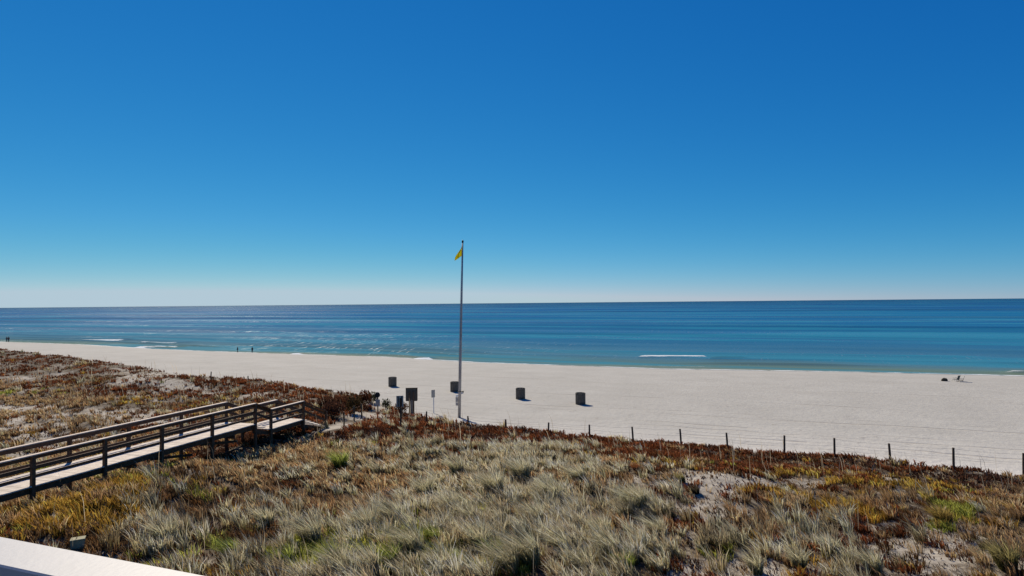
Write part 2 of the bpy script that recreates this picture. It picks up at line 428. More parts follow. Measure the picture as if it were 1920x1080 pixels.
for px_, py_ in ((660, 800), (740, 792), (820, 798), (900, 805), (980, 814), (1060, 822), (1140, 832), (1220, 838), (1300, 842), (1380, 850), (1460, 858), (1540, 866), (1620, 876)):
    ATLAS.append((px_, py_, 55, 13, 'rust', 5)); ATLAS.append((px_ + 25, py_ + 8, 45, 10, 'plum', 2.5))
for px_, py_ in ((1700, 884), (1780, 892), (1860, 900)):
    ATLAS.append((px_, py_, 50, 10, 'plum', 3))
def weights(x, y, z):
    px, py = project(x, y, z)
    W = np.full((len(KINDS), len(x)), 0.02)
    W[2] += 0.35; W[7] += 0.6; W[5] += 0.35; W[1] += 0.12; W[0] += 0.5; W[6] += 0.2; W[3] += 0.15
    for ax, ay, rx, ry, kd, w in ATLAS:
        g = w * np.exp(-0.5 * (((px - ax) / rx) ** 2 + ((py - ay) / ry) ** 2))
        W[KINDS.index(kd)] += g
    # patchiness at metre scale
    for i in range(len(KINDS)):
        n = fbm(x / 1.6 + 31 * i, y / 1.6 + 7 * i, 3)
        n2 = fbm(x / 5.0 + 13 * i, y / 3.2 + 11 * i, 2)
        fr = sstep(y, 34, 48)
        W[i] *= np.exp(7.5 * n * (1 - 0.55 * fr) + 6.0 * n2 * fr)
    return W, px, py

# ------------------------------------------------------------------ ground sheet
def grid_mesh(name, T, S, Z, mat, attrs):
    nt_, ns = len(T), len(S)
    tt, ss_ = np.meshgrid(T, S, indexing='ij')
    v = np.stack([tt, ss_, Z], -1).reshape(-1, 3)
    i = np.arange(nt_ - 1)[:, None] * ns + np.arange(ns - 1)[None, :]
    f = np.stack([i, i + ns, i + ns + 1, i + 1], -1).reshape(-1)
    me = np_mesh(name, v, f, np.full(len(f) // 4, 4), mat, True)
    for an, av in attrs.items():
        a = me.attributes.new(an, 'FLOAT', 'POINT'); a.data.foreach_set('value', av.astype(np.float32).ravel())
    o = bpy.data.objects.new(name, me); COL.objects.link(o); o.rotation_euler = (0, 0, TH)
    return o

def sand_mat():
    m, nt = new_mat('sand'); k = N(nt)
    v = k.coords()
    shore_d = k.attr('shore'); veg = k.attr('veg'); dn = k.attr('dune')
    n1 = k.noise(v, 0.25, 5, 0.6); n2 = k.noise(v, 3.0, 5, 0.65)
    dry = k.ramp(n1, [(0.3, (0.365, 0.355, 0.32)), (0.7, (0.43, 0.42, 0.38))])
    dry = k.mix(k.mrange(n2, 0.35, 0.7, 0.0, 0.25), dry, (0.33, 0.315, 0.275))
    # white strip close to the dune foot
    pale = k.mix(k.mrange(shore_d, -74, -58, 1.0, 0.0), dry, (0.56, 0.54, 0.49))
    sw = k.noise(k.coords((0.02, 0.3, 1)), 1.0, 4, 0.6)
    band = k.mix(k.math('MULTIPLY', k.mrange(sw, 0.45, 0.7), 0.35), pale, (0.36, 0.345, 0.305))
    wet = k.mrange(k.math('ADD', shore_d, k.math('MULTIPLY', k.noise(k.coords((0.05, 0.3, 1)), 1.0, 3), 3.0)), -1.4, 1.6)
    c = k.mix(wet, band, (0.22, 0.20, 0.175))
    c = k.mix(k.math('MULTIPLY', dn, 0.9), c, k.ramp(k.noise(v, 2.0, 6, 0.7), [(0.35, (0.27, 0.235, 0.185)), (0.65, (0.42, 0.385, 0.32))]))
    # ground under the plants: sand browned by litter, darkened further for shade in the gaps
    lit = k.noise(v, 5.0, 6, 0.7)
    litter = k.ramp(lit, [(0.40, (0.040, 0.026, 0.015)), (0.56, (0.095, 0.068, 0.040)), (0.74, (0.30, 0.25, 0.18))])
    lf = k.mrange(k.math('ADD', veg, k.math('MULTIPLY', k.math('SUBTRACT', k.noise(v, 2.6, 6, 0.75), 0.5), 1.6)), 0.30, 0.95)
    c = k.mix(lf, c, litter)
    # relief: footprints, ripples and long vehicle tracks along the beach
    fp = k.noise(v, 2.2, 4, 0.6); fine = k.noise(v, 14, 4, 0.7)
    trk = k.n('ShaderNodeSeparateXYZ'); k.l(v, trk.inputs[0])
    wob = k.math('MULTIPLY', k.noise(k.coords((0.02, 0.02, 1)), 1.0, 2), 9.0)
    sv = k.math('ADD', trk.outputs[1], wob)
    lines = None
    for s0 in (46.5, 48.3, 51.0, 52.8, 57.0, 58.8, 66.0, 78.0):
        q = k.math('SUBTRACT', 1.0, k.math('DIVIDE', k.math('ABSOLUTE', k.math('SUBTRACT', sv, s0)), 0.28), clamp=True)
        lines = q if lines is None else k.math('ADD', lines, q)
    brk = k.mrange(k.noise(k.coords((0.12, 0.5, 1)), 1.0, 3), 0.4, 0.6)
    lines = k.math('MULTIPLY', lines, brk)
    # tracks and footprints: disturbed sand darker, their relief shade put into the colour
    c = k.mix(k.math('MULTIPLY', lines, 0.55, clamp=True), c, (0.27, 0.245, 0.21))
    ft = k.math('MULTIPLY', k.mrange(k.noise(v, 1.4, 3, 0.7), 0.60, 0.68), k.mrange(k.noise(v, 0.12, 2), 0.42, 0.6))
    c = k.mix(k.math('MULTIPLY', k.math('MULTIPLY', ft, k.mrange(shore_d, -20, -50, 0.0, 1.0)), 0.55), c, (0.24, 0.215, 0.185))
    h = k.math('ADD', k.math('ADD', k.math('MULTIPLY', fp, 1.0), k.math('MULTIPLY', fine, 0.12)), k.math('MULTIPLY', lines, -0.9))
    near = k.mrange(shore_d, -30, -3, 1.0, 0.15)
    bn = k.n('ShaderNodeBump'); bn.inputs['Distance'].default_value = 0.11
    k.l(h, bn.inputs['Height']); k.l(k.math('MULTIPLY', near, 0.8), bn.inputs['Strength'])
    rough = k.mix(wet, (0.95, 0.95, 0.95), (0.45, 0.45, 0.45))
    k.principled(c, rough, 0.0, bn.outputs[0], 0.2)
    return m
M['sand'] = sand_mat()

Tg = axis([(-30000, -3000, 3000), (-3000, -600, 300), (-600, -200, 20), (-200, -110, 1.5), (-110, 45, 0.4), (45, 120, 2.5), (120, 600, 40), (600, 3000, 400), (3000, 30000, 3000)])
Sg = axis([(-3000, -200, 400), (-200, -10, 15), (-10, 8, 1.5), (8, 66, 0.4), (66, 130, 1.2), (130, 400, 30), (400, 3000, 400)])
tt, ss_ = np.meshgrid(Tg, Sg, indexing='ij')
xx, yy = to_xy(tt, ss_)
Zg = height(xx, yy)
dd = ss_ - edge(tt)
Wg, _, _ = weights(xx.ravel(), yy.ravel(), Zg.ravel())
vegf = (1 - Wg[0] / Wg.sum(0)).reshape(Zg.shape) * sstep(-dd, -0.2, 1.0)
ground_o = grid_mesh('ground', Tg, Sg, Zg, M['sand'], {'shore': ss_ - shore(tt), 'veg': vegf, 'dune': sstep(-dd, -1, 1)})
tag(ground_o, 'white sand beach sloping from the dunes to the water', 'ground', kind='structure')

# ------------------------------------------------------------------ sea
def sea_mat():
    m, nt = new_mat('sea_water'); k = N(nt)
    sd = k.attr('sd')
    tc = k.n('ShaderNodeTexCoord')
    lg = k.math('DIVIDE', k.math('LOGARITHM', k.math('MAXIMUM', k.math('ADD', sd, 10.0), 1.0), 10.0), 4.3)
    # colour with depth of the water: sand shows through inshore, deep blue outside
    wob = k.noise(k.coords((0.004, 0.02, 1)), 1.0, 5, 0.6)
    lg2 = k.math('ADD', lg, k.math('MULTIPLY', k.math('SUBTRACT', wob, 0.5), 0.16))
    col = k.ramp(lg2, [(0.225, (0.20, 0.22, 0.16)), (0.262, (0.12, 0.18, 0.14)), (0.33, (0.07, 0.155, 0.19)), (0.44, (0.022, 0.12, 0.23)),
                       (0.55, (0.006, 0.105, 0.25)), (0.66, (0.003, 0.080, 0.24)), (0.82, (0.001, 0.028, 0.13)), (0.95, (0.0005, 0.012, 0.07))])
    # long streaks along the shore: sandbars, slicks and cat's paws
    a = k.noise(k.coords((0.005, 0.034, 1)), 1.0, 4, 0.55, 0.6)
    b = k.noise(k.coords((0.0012, 0.010, 1)), 1.0, 4, 0.55, 0.5)
    c = k.noise(k.coords((0.0003, 0.003, 1)), 1.0, 4, 0.6)
    off = k.mrange(sd, 25, 110)
    col = k.mix(k.math('MULTIPLY', k.mrange(a, 0.48, 0.60), 0.65), col, (0.022, 0.21, 0.31))
    col = k.mix(k.math('MULTIPLY', k.math('MULTIPLY', k.mrange(b, 0.5, 0.62), 0.7), off), col, (0.0005, 0.035, 0.12))
    col = k.mix(k.math('MULTIPLY', k.mrange(c, 0.5, 0.62), 0.5), col, (0.010, 0.16, 0.29))
    # wave relief
    w1 = k.noise(k.coords((0.25, 0.9, 1)), 1.0, 4, 0.6)
    w2 = k.noise(k.coords((1.6, 3.2, 1)), 1.0, 6, 0.8)
    h = k.math('ADD', k.math('MULTIPLY', w1, 1.6), k.math('MULTIPLY', w2, 0.55))
    gl = k.mrange(k.noise(k.coords((1.5, 0.15, 1)), 1.0, 2, 0.5), 0.60, 0.68)
    big = k.mrange(k.noise(k.coords((0.012, 0.02, 1)), 1.0, 3, 0.6), 0.40, 0.62)
    amp = 0.35
    # facet slopes of the ripples, independent of how far away they are seen
    rip = k.n('ShaderNodeTexNoise'); k.l(k.coords((2.2, 4.5, 1)), rip.inputs['Vector']); rip.inputs['Scale'].default_value = 1.0
    rip.inputs['Detail'].default_value = 4; rip.inputs['Roughness'].default_value = 0.7
    sc = k.n('ShaderNodeSeparateColor'); k.l(rip.outputs['Color'], sc.inputs[0])
    cx = k.n('ShaderNodeCombineXYZ'); cx.inputs[2].default_value = 1.0
    k.l(k.math('MULTIPLY', k.math('SUBTRACT', sc.outputs[0], 0.5), amp), cx.inputs[0])
    k.l(k.math('MULTIPLY', k.math('SUBTRACT', sc.outputs[1], 0.5), amp * 1.4), cx.inputs[1])
    nz = k.n('ShaderNodeVectorMath'); nz.operation = 'NORMALIZE'; k.l(cx.outputs[0], nz.inputs[0])
    nrm = nz.outputs[0]
    d = k.n('ShaderNodeBsdfDiffuse'); k.l(col, d.inputs[0])
    g = k.n('ShaderNodeBsdfGlossy'); k.l(nrm, g.inputs['Normal']); k.l(k.math('ADD', 0.135, k.math('MULTIPLY', k.math('MULTIPLY', gl, big), 0.30)), g.inputs['Roughness'])
    slick = k.mrange(k.noise(k.coords((0.0016, 0.02, 1)), 1.0, 4, 0.6, 0.3), 0.42, 0.64)
    fr = k.n('ShaderNodeFresnel'); fr.inputs[0].default_value = 1.33; k.l(nrm, fr.inputs['Normal'])
    fac = k.math('MINIMUM', k.math('MULTIPLY', fr.outputs[0], 0.6), k.math('ADD', 0.09, k.math('MULTIPLY', slick, 0.22)))
    mx = k.n('ShaderNodeMixShader'); k.l(fac, mx.inputs[0]); k.l(d.outputs[0], mx.inputs[1]); k.l(g.outputs[0], mx.inputs[2])
    # lace of foam where the water meets the sand
    fm = k.attr('foam')
    fn = k.noise(k.coords((0.30, 1.6, 1)), 1.0, 6, 0.75)
    ff = k.mrange(k.math('ADD', fm, k.math('MULTIPLY', k.math('SUBTRACT', fn, 0.5), 2.4)), 0.42, 0.85)
    fd = k.n('ShaderNodeBsdfDiffuse'); fd.inputs[0].default_value = (0.70, 0.74, 0.75, 1)
    m2 = k.n('ShaderNodeMixShader'); k.l(ff, m2.inputs[0]); k.l(mx.outputs[0], m2.inputs[1]); k.l(fd.outputs[0], m2.inputs[2])
    o = k.n('ShaderNodeOutputMaterial'); k.l(m2.outputs[0], o.inputs[0])
    return m
M['sea'] = sea_mat()

Ts = axis([(-40000, -4000, 4000), (-4000, -700, 300), (-700, -260, 15), (-260, 90, 0.8), (90, 400, 10), (400, 3000, 300), (3000, 40000, 4000)])
Ds = np.concatenate([np.arange(-8, 36, 0.35), np.arange(36, 120, 1.5), geo(120, 40000, 90)])   # distance from the waterline
tt, dq = np.meshgrid(Ts, Ds, indexing='ij')
base = shore(tt)
fade = np.exp(-np.maximum(dq, 0) / 900.0)
sS = base * fade + 111.0 * (1 - fade) + dq
def ridge(d0, w, amp, seed, thr=0.0):
    n = vnoise(tt / 26 + seed, tt * 0 + seed * 3.1)
    c = d0 + 3.0 * (vnoise(tt / 30 + seed * 7, tt * 0) - 0.5)
    q = (dq - c)
    prof = np.where(q < 0, np.exp(-(q / (w * 0.5)) ** 2), np.exp(-(q / w) ** 2))
    return amp * prof * np.clip((n - thr) / (1 - thr), 0, 1), c
Zs = np.zeros_like(tt)
r1, c1 = ridge(4.0, 1.4, 0.28, 1.0, 0.1); r2, c2 = ridge(11, 2.2, 0.45, 2.0, 0.15); r3, _ = ridge(21, 3.0, 0.40, 3.0, 0.2); r4, _ = ridge(33, 4, 0.35, 4.0, 0.2)
r5, _ = ridge(52, 6, 0.35, 5.0, 0.2); r6, _ = ridge(80, 8, 0.35, 6.0, 0.2)
Zs += r1 + r2 + r3 + r4 + r5 + r6
Zs += 0.10 * fbm(tt / 9, dq / 3.5, 3) * np.clip((dq) / 6, 0, 1) * (dq < 400)
fo = np.zeros_like(tt)
ln = vnoise(tt / 11, tt * 0 + 9.0)
fo += np.exp(-((dq - 0.5) / 0.7) ** 2) * np.clip(0.35 + 1.1 * ln, 0, 1) * 0.8
fo += 0.55 * np.exp(-((dq - 3.2 - 3 * (ln - 0.5)) / 0.45) ** 2) * np.clip(vnoise(tt / 17 + 4, tt * 0 + 2.0) * 2.2 - 0.9, 0, 1)                # swash line
def breaker(px0, px1, py, w, amt):
    """a stretch of broken wave between two photo columns; returns its foam and lifts the water under it"""
    a = at_z(px0, py, 0.2); b = at_z(px1, py, 0.2)
    (ta, sa), (tb, sb) = to_ts(a.x, a.y), to_ts(b.x, b.y)
    k = np.clip((tt - ta) / (tb - ta), 0, 1)
    cs = sa + (sb - sa) * k
    end = sstep(tt, ta - 0.6, ta + 1.2) * (1 - sstep(tt, tb - 1.2, tb + 0.6))
    q = sS - cs
    return amt * np.exp(-(q / w) ** 2) * end, 0.35 * np.exp(-((q - w) / (2.2 * w)) ** 2) * end
for args in ((1195, 1328, 668.5, 0.8, 0.92), (160, 225, 638.0, 2.4, 1.2), (-30, 8, 624.5, 4.0, 1.3), (262, 330, 643.0, 2.0, 0.75), (250, 340, 650.5, 1.2, 0.7),
             (400, 430, 661.0, 0.8, 1.0), (535, 560, 663.0, 0.8, 1.2), (1885, 1960, 697.0, 0.6, 0.45), (1330, 1400, 670.5, 0.7, 0.35), (770, 810, 671.5, 0.6, 1.0)):
    f_, z_ = breaker(*args); fo += f_; Zs += z_
Zs *= sstep(dq, -1.0, 2.0)
me_v = np.stack([tt, sS, Zs], -1).reshape(-1, 3)
ns = len(Ds); i = np.arange(len(Ts) - 1)[:, None] * ns + np.arange(ns - 1)[None, :]
f = np.stack([i, i + ns, i + ns + 1, i + 1], -1).reshape(-1)
me = np_mesh('water', me_v, f, np.full(len(f) // 4, 4), M['sea'], True)
for an, av in (('sd', dq), ('foam', fo)):
    a = me.attributes.new(an, 'FLOAT', 'POINT'); a.data.foreach_set('value', av.astype(np.float32).ravel())
sea = bpy.data.objects.new('water', me); COL.objects.link(sea); sea.rotation_euler = (0, 0, TH)
tag(sea, 'calm blue sea with low waves breaking at the shore', 'water', kind='structure')

# ------------------------------------------------------------------ plants
def blades(roots, az, h, lean, w, c0, c1, droop=0.0, bend=0.35):
    """vectorised blades: tapered strips, two sections each"""
    n = len(h)
    dx, dy = np.cos(az), np.sin(az)
    sa = rng.uniform(0, 2 * np.pi, n)
    sx, sy = np.cos(sa) * w / 2, np.sin(sa) * w / 2
    def pt(fr, up, k):
        cx = roots[:, 0] + dx * lean * fr; cy = roots[:, 1] + dy * lean * fr; cz = roots[:, 2] + h * up
        if k == 0: return [np.stack([cx, cy, cz], 1)]
        return [np.stack([cx - sx * k, cy - sy * k, cz], 1), np.stack([cx + sx * k, cy + sy * k, cz], 1)]
    P = pt(0, -0.04, 0.9) + pt(bend, 0.58, 1.0) + pt(1.0, 1.0 - droop, 0)
    V = np.stack(P, 1).reshape(-1, 3)
    b = np.arange(n)[:, None] * 5
    Fq = (b + np.array([[0, 1, 3, 2]])); Ft = (b + np.array([[2, 3, 4]]))
    flat = np.concatenate([Fq, Ft], 1).reshape(-1)
    sizes = np.tile([4, 3], n)
    cm = (c0 + c1) / 2
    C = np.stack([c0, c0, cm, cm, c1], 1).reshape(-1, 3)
    return V, flat, sizes, C

class Cover:
    def __init__(s): s.V = []; s.F = []; s.S = []; s.C = []; s.n = 0
    def add(s, V, F_, S_, C):
        s.V.append(V); s.F.append(F_ + s.n); s.S.append(S_); s.C.append(C); s.n += len(V)
    def build(s, name, mat):
        V = np.concatenate(s.V); me = np_mesh(name, V, np.concatenate(s.F), np.concatenate(s.S), mat)
        a = me.attributes.new('col', 'FLOAT_COLOR', 'POINT')
        C = np.concatenate(s.C); C = np.concatenate([C, np.ones((len(C), 1))], 1)
        a.data.foreach_set('color', C.astype(np.float32).ravel())
        o = bpy.data.objects.new(name, me); COL.objects.link(o)
        return o

# kind: (height lo, hi, spread radius, lean/height, blade width, root colour, tip colour, blades per tuft)
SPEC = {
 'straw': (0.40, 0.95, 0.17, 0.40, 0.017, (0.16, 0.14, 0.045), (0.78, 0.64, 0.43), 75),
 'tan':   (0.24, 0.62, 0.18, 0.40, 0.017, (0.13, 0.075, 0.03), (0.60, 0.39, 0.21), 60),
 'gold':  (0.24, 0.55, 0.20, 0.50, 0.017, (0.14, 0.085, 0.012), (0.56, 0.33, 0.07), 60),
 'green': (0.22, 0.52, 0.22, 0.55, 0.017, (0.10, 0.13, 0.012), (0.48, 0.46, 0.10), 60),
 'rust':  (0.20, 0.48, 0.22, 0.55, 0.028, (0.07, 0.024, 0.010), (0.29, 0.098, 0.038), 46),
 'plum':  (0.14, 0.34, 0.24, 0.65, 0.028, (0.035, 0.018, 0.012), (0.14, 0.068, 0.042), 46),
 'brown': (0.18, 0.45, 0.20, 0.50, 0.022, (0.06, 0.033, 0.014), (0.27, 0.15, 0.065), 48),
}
WIND = np.array([-0.30, 0.02])
def tufts(cov, x, y, kind, nmul=1.0, hmul=1.0, wmul=1.0, rmul=1.0):
    hl, hh, r, ln_, w, c0, c1, nb = SPEC[kind]
    # nothing tall grows through the boards
    q = x - (BP0[0] + BP0[1] * y); under = (q > -2.3) & (q < 0.35) & (y < 37)
    if kind not in ('plum', 'rust', 'brown') or hmul > 1: x, y = x[~under], y[~under]
    n = len(x)
    if n == 0: return
    nb = max(5, int(nb * nmul))
    th = rng.uniform(hl, hh, n) * hmul
    tr = r * rng.uniform(0.7, 1.35, n) * rmul
    tone = np.exp(rng.normal(0, 0.34, n)); hue = rng.normal(0, 0.06, n)
    k = np.repeat(np.arange(n), nb); m = len(k)
    az = rng.uniform(0, 2 * np.pi, m); rr = tr[k] * np.sqrt(rng.random(m))
    rx = x[k] + np.cos(az) * rr; ry = y[k] + np.sin(az) * rr
    rz = height(rx, ry)
    h = th[k] * rng.uniform(0.45, 1.0, m)
    lean = h * ln_ * rng.uniform(0.2, 1.3, m)
    az = az + rng.normal(0, 0.7, m)
    wa = np.pi + 2.6 * fbm(rx / 4.0 + 5, ry / 4.0 + 60, 2); ws = 0.30 * np.exp(1.6 * fbm(rx / 2.0, ry / 2.0 + 33, 2)) * rng.uniform(0.2, 1.8, n)[k]
    vx = np.cos(az) * lean + np.cos(wa) * ws * h; vy = np.sin(az) * lean + np.sin(wa) * ws * h
    az = np.arctan2(vy, vx); lean = np.hypot(vx, vy)
    bt = np.exp(rng.normal(0, 0.34, m))[:, None] * tone[k][:, None]
    tint = np.stack([1 + hue[k], np.ones(m), 1 - hue[k]], 1)
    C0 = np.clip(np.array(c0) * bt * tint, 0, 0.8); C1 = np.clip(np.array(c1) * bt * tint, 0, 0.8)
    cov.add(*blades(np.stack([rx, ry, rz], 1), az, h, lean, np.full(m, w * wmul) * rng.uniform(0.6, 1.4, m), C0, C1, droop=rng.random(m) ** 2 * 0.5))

grass = Cover(); scrub = Cover()
def candidates(n, y0, y1, half=0.98, p=1.0):
    """random ground points of the dunes in a widening sector ahead of the balcony"""
    u = rng.random(n); yv = (y0 ** p + u * (y1 ** p - y0 ** p)) ** (1 / p)
    xv = rng.uniform(-half, half, n) * yv
    t, s = to_ts(xv, yv)
    ok = (s - edge(t)) < -0.1
    # keep the deck clear
    q = xv - (BP0[0] + BP0[1] * yv)
    deck = (q > -2.2) & (q < 0.25) & (yv < 36.5)
    ok &= ~(deck & (rng.random(n) < np.where(yv > 25.5, 0.1, 0.85)))
    return xv[ok], yv[ok]
def scatter(n, y0, y1, nmul, wmul, hmul=1.0, rmul=1.0, p=1.0):
    x, y = candidates(n, y0, y1, p=p)
    z = height(x, y)
    path = np.zeros(len(x), bool)
    for a_, b_ in zip(PATH[:-1], PATH[1:]):
        e_ = b_ - a_; k_ = np.clip(((x - a_.x) * e_.x + (y - a_.y) * e_.y) / (e_.x ** 2 + e_.y ** 2), 0, 1)
        path |= np.hypot(x - a_.x - k_ * e_.x, y - a_.y - k_ * e_.y) < 0.45 + 0.5 * vnoise(x, y)
    x, y, z = x[~path], y[~path], z[~path]
    W, px, py = weights(x, y, z)
    keep = (px > -160) & (px < 2080) & (py < 1200)
    x, y, W, px, py = x[keep], y[keep], W[:, keep], px[keep], py[keep]
    W = W ** 1.6
    gap = fbm(x / 0.9 + 3, y / 0.9 + 50, 3)
    right = sstep(px, 1150, 1350) * sstep(py, 840, 870)
    W[0] = W[0] + W.sum(0) * (np.clip(gap * 9 - 0.35 + 1.1 * right, 0, 5) + 0.25 * right)
    W[0] *= 1 + 1.3 * sstep(y, 40, 55) * (px < 620)
    hol = fbm(x / 2.3 + 80, y / 2.3 + 12, 2)
    W[0] = W[0] + W.sum(0) * np.clip(hol * 16 - 2.2, 0, 4) * (y < 34)
    cw = np.cumsum(W / W.sum(0), 0)
    pick = (rng.random(len(x))[None, :] > cw).sum(0)
    for i, kd in enumerate(KINDS):
        sel = pick == i
        if kd == 'none':                      # bare sand still carries small sprigs and dead stems
            r_ = rng.random(len(x))
            q_ = 0.42 if y1 < 40 else 0.22
            tufts(scrub, x[sel & (r_ < q_)], y[sel & (r_ < q_)], 'plum', nmul * 0.30, hmul * 0.6, wmul * 0.9, rmul * 0.8)
            tufts(grass, x[sel & (r_ > 1 - q_ * 0.7)], y[sel & (r_ > 1 - q_ * 0.7)], 'tan', nmul * 0.25, hmul * 0.6, wmul * 0.8, rmul * 0.8)
            continue
        tufts(scrub if kd in ('rust', 'plum', 'brown') else grass, x[sel], y[sel], kd, nmul, hmul, wmul, rmul)
PATH = [bp_ for bp_ in (ground(622, 806), ground(650, 796), ground(690, 777), ground(722, 762), ground(745, 752))]
scatter(6800, 13, 24, 0.75, 1.2, p=2)
scatter(13000, 24, 38, 0.45, 1.75, 0.78, p=2)
scatter(16000, 38, 60, 0.32, 2.2, 0.85, 1.1, p=2)
scatter(24000, 60, 130, 0.22, 3.0, 0.85, 1.5, p=1.4)
# tall thin seed stalks
xs, ys = candidates(1500, 14, 70, p=1.8)
W, px, py = weights(xs, ys, height(xs, ys)); keep = (px > -100) & (px < 2020)
xs, ys = xs[keep], ys[keep]; n = len(xs)
hz = rng.uniform(0.7, 1.5, n); cc = np.tile([[0.42, 0.36, 0.26]], (n, 1)) * np.exp(rng.normal(0, 0.25, (n, 1)))
grass.add(*blades(np.stack([xs, ys, height(xs, ys)], 1), rng.normal(np.pi, 0.9, n), hz, hz * rng.uniform(0.05, 0.4, n), 0.006 + 0.0004 * ys, cc * 0.8, cc, droop=0.02))

tag(grass.build('dune_grass', M['grass']), 'dry straw, gold and green grass covering the dunes', 'grass', kind='stuff')
tag(scrub.build('dune_scrub', M['scrub']), 'low rust red and brown scrub spreading over the dunes', 'scrub', kind='stuff')

# separate big tussocks of the foreground
def tussock(px, py, tone, label, group, size=1.0, cat='grass tussock'):
    p = ground(px, py)
    pal = {'pale': ((0.16, 0.17, 0.05), (0.70, 0.60, 0.42)), 'green': ((0.09, 0.13, 0.015), (0.42, 0.46, 0.12)),
           'olive': ((0.10, 0.10, 0.03), (0.36, 0.30, 0.13)), 'gold': ((0.13, 0.10, 0.03), (0.44, 0.31, 0.09)), 'dark': ((0.04, 0.035, 0.02), (0.11, 0.09, 0.06)),
           'rust': ((0.10, 0.035, 0.015), (0.34, 0.13, 0.05))}[tone]
    cov = Cover()
    nb = int(480 * size)
    az = rng.uniform(0, 2 * np.pi, nb); rr = 0.20 * size * np.sqrt(rng.random(nb))
    x = p.x + np.cos(az) * rr; y = p.y + np.sin(az) * rr
    h = rng.uniform(0.45, 1.0, nb) * 1.0 * size * (0.62 if tone == 'dark' else 1)
    lean = h * rng.uniform(0.1, 0.75, nb)
    a2 = az + rng.normal(0, 0.5, nb)
    vx = np.cos(a2) * lean - rng.uniform(0.2, 0.7) * h; vy = np.sin(a2) * lean
    bt = np.exp(rng.normal(0, 0.3, nb))[:, None]
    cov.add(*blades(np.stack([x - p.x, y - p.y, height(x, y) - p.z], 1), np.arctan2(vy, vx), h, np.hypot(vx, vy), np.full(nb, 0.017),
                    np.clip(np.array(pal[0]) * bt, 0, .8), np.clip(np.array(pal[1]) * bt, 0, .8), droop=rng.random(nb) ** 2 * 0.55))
    o = cov.build('grass_tussock', M['grass'])
    o.location = p
    tag(o, label, cat, group)
GP = 'large pale tussocks of the foreground dune'
for px, py in ((590, 1020), (700, 1075), (780, 1040), (830, 1075), (745, 985), (900, 1030), (850, 960), (960, 1075), (1060, 1040), (1010, 985), (1100, 1075), (1130, 1010), (640, 1078), (1000, 1060), (885, 985), (1150, 1045), (1040, 940), (930, 930), (800, 935), (690, 1000), (1200, 960), (1240, 1010), (980, 900), (860, 890), (1090, 905), (500, 990)):
    tussock(px, py, 'pale', 'pale feathery grass tussock growing in the middle of the foreground dune', GP, random.uniform(0.9, 1.3))
for px, py in ((1560, 1040), (1640, 1075), (1420, 1075)):
    tussock(px, py, 'pale', 'pale straw tussock among small bare sand patches at the lower right', 'pale tussocks at the lower right', random.uniform(0.7, 0.9))
GG = 'green tussocks of the foreground dune'
for px, py in ((735, 1062), (620, 1060), (820, 1020), (930, 1050), (1180, 1070), (860, 1062), (540, 1060), (440, 1050)):
    tussock(px, py, 'green', 'green grass tussock growing low in the foreground dune', GG, random.uniform(0.6, 0.85))
tussock(310, 1018, 'pale', 'grey green grass tussock just past the white balcony rail', None, 0.95)
tussock(1890, 1068, 'olive', 'straw brown grass tussock in the bottom right corner', None, 1.0)
tussock(1500, 1065, 'pale', 'pale grass tussock alone on bare sand at the lower right', None, 0.8)
tussock(1770, 985, 'gold', 'yellow green grass tussock amid golden grass at the right', None, 0.9)
tussock(640, 880, 'green', 'rounded pale green grass tussock beyond the stair end of the boardwalk', None, 1.1)
tussock(1280, 905, 'olive', 'short olive grass tuft standing on the bare sand patch', None, 0.5)
tussock(1305, 925, 'dark', 'dark tuft on the bare sand, lower of the pair on the right', None, 0.6)
tussock(1356, 990, 'dark', 'small dark tuft standing on sand right of the foreground centre', None, 0.65)
tussock(1335, 1025, 'dark', 'broad dark green bush low on the sand at the right', None, 0.9)
tussock(1195, 885, 'rust', 'dark rusty tuft at the left edge of the bare sand patch', None, 0.5)

# ------------------------------------------------------------------ boardwalk
bw = thing('boardwalk', 'weathered grey wooden boardwalk with dark rails and stairs crossing the dune', 'boardwalk', (0, 0, 0))
bd = Vector((BP0[1], 1.0, 0)).normalized()            # along the walk
bs = Vector((-bd.y, bd.x, 0))                         # towards its far (left) side
def bp(y, side=0.0, z=0.0):
    """point at forward distance y on the near rail line, moved sideways"""
    return Vector((BP0[0] + BP0[1] * y, y, z)) + bs * side
ZA, ZB = 5.40, 4.90
WID = 1.80
YA0, YA1, YB0, YB1 = 11.0, 31.6, 32.75, 35.45
def planks(y0, y1, z, name):
    m = MB(); y = y0; pw = 0.14
    while y < y1 - 0.02:
        a = bp(y + pw / 2, -0.06, z - 0.02 + random.uniform(-0.004, 0.004)); b = bp(y + pw / 2, WID + 0.06, a.z)
        a = a + bd * 0; m.beam(bp(y + pw / 2, -0.06, a.z), bp(y + pw / 2, WID + 0.06, a.z), pw * 0.93, 0.04)
        y += pw * 1.0 * bd.y
    return m.build(name, M['deck_wood'], bw)
planks(YA0, YA1, ZA, 'deck'); planks(YB0, YB1, ZB, 'deck')
def joists(y0, y1, z):
    for sd_ in (0.10, WID - 0.10):
        MB().beam(bp(y0, sd_, z - 0.17), bp(y1, sd_, z - 0.17), 0.05, 0.24).build('joist', M['rail_wood'], bw)
joists(YA0, YA1, ZA); joists(YB0, YB1, ZB)
RH = 1.02
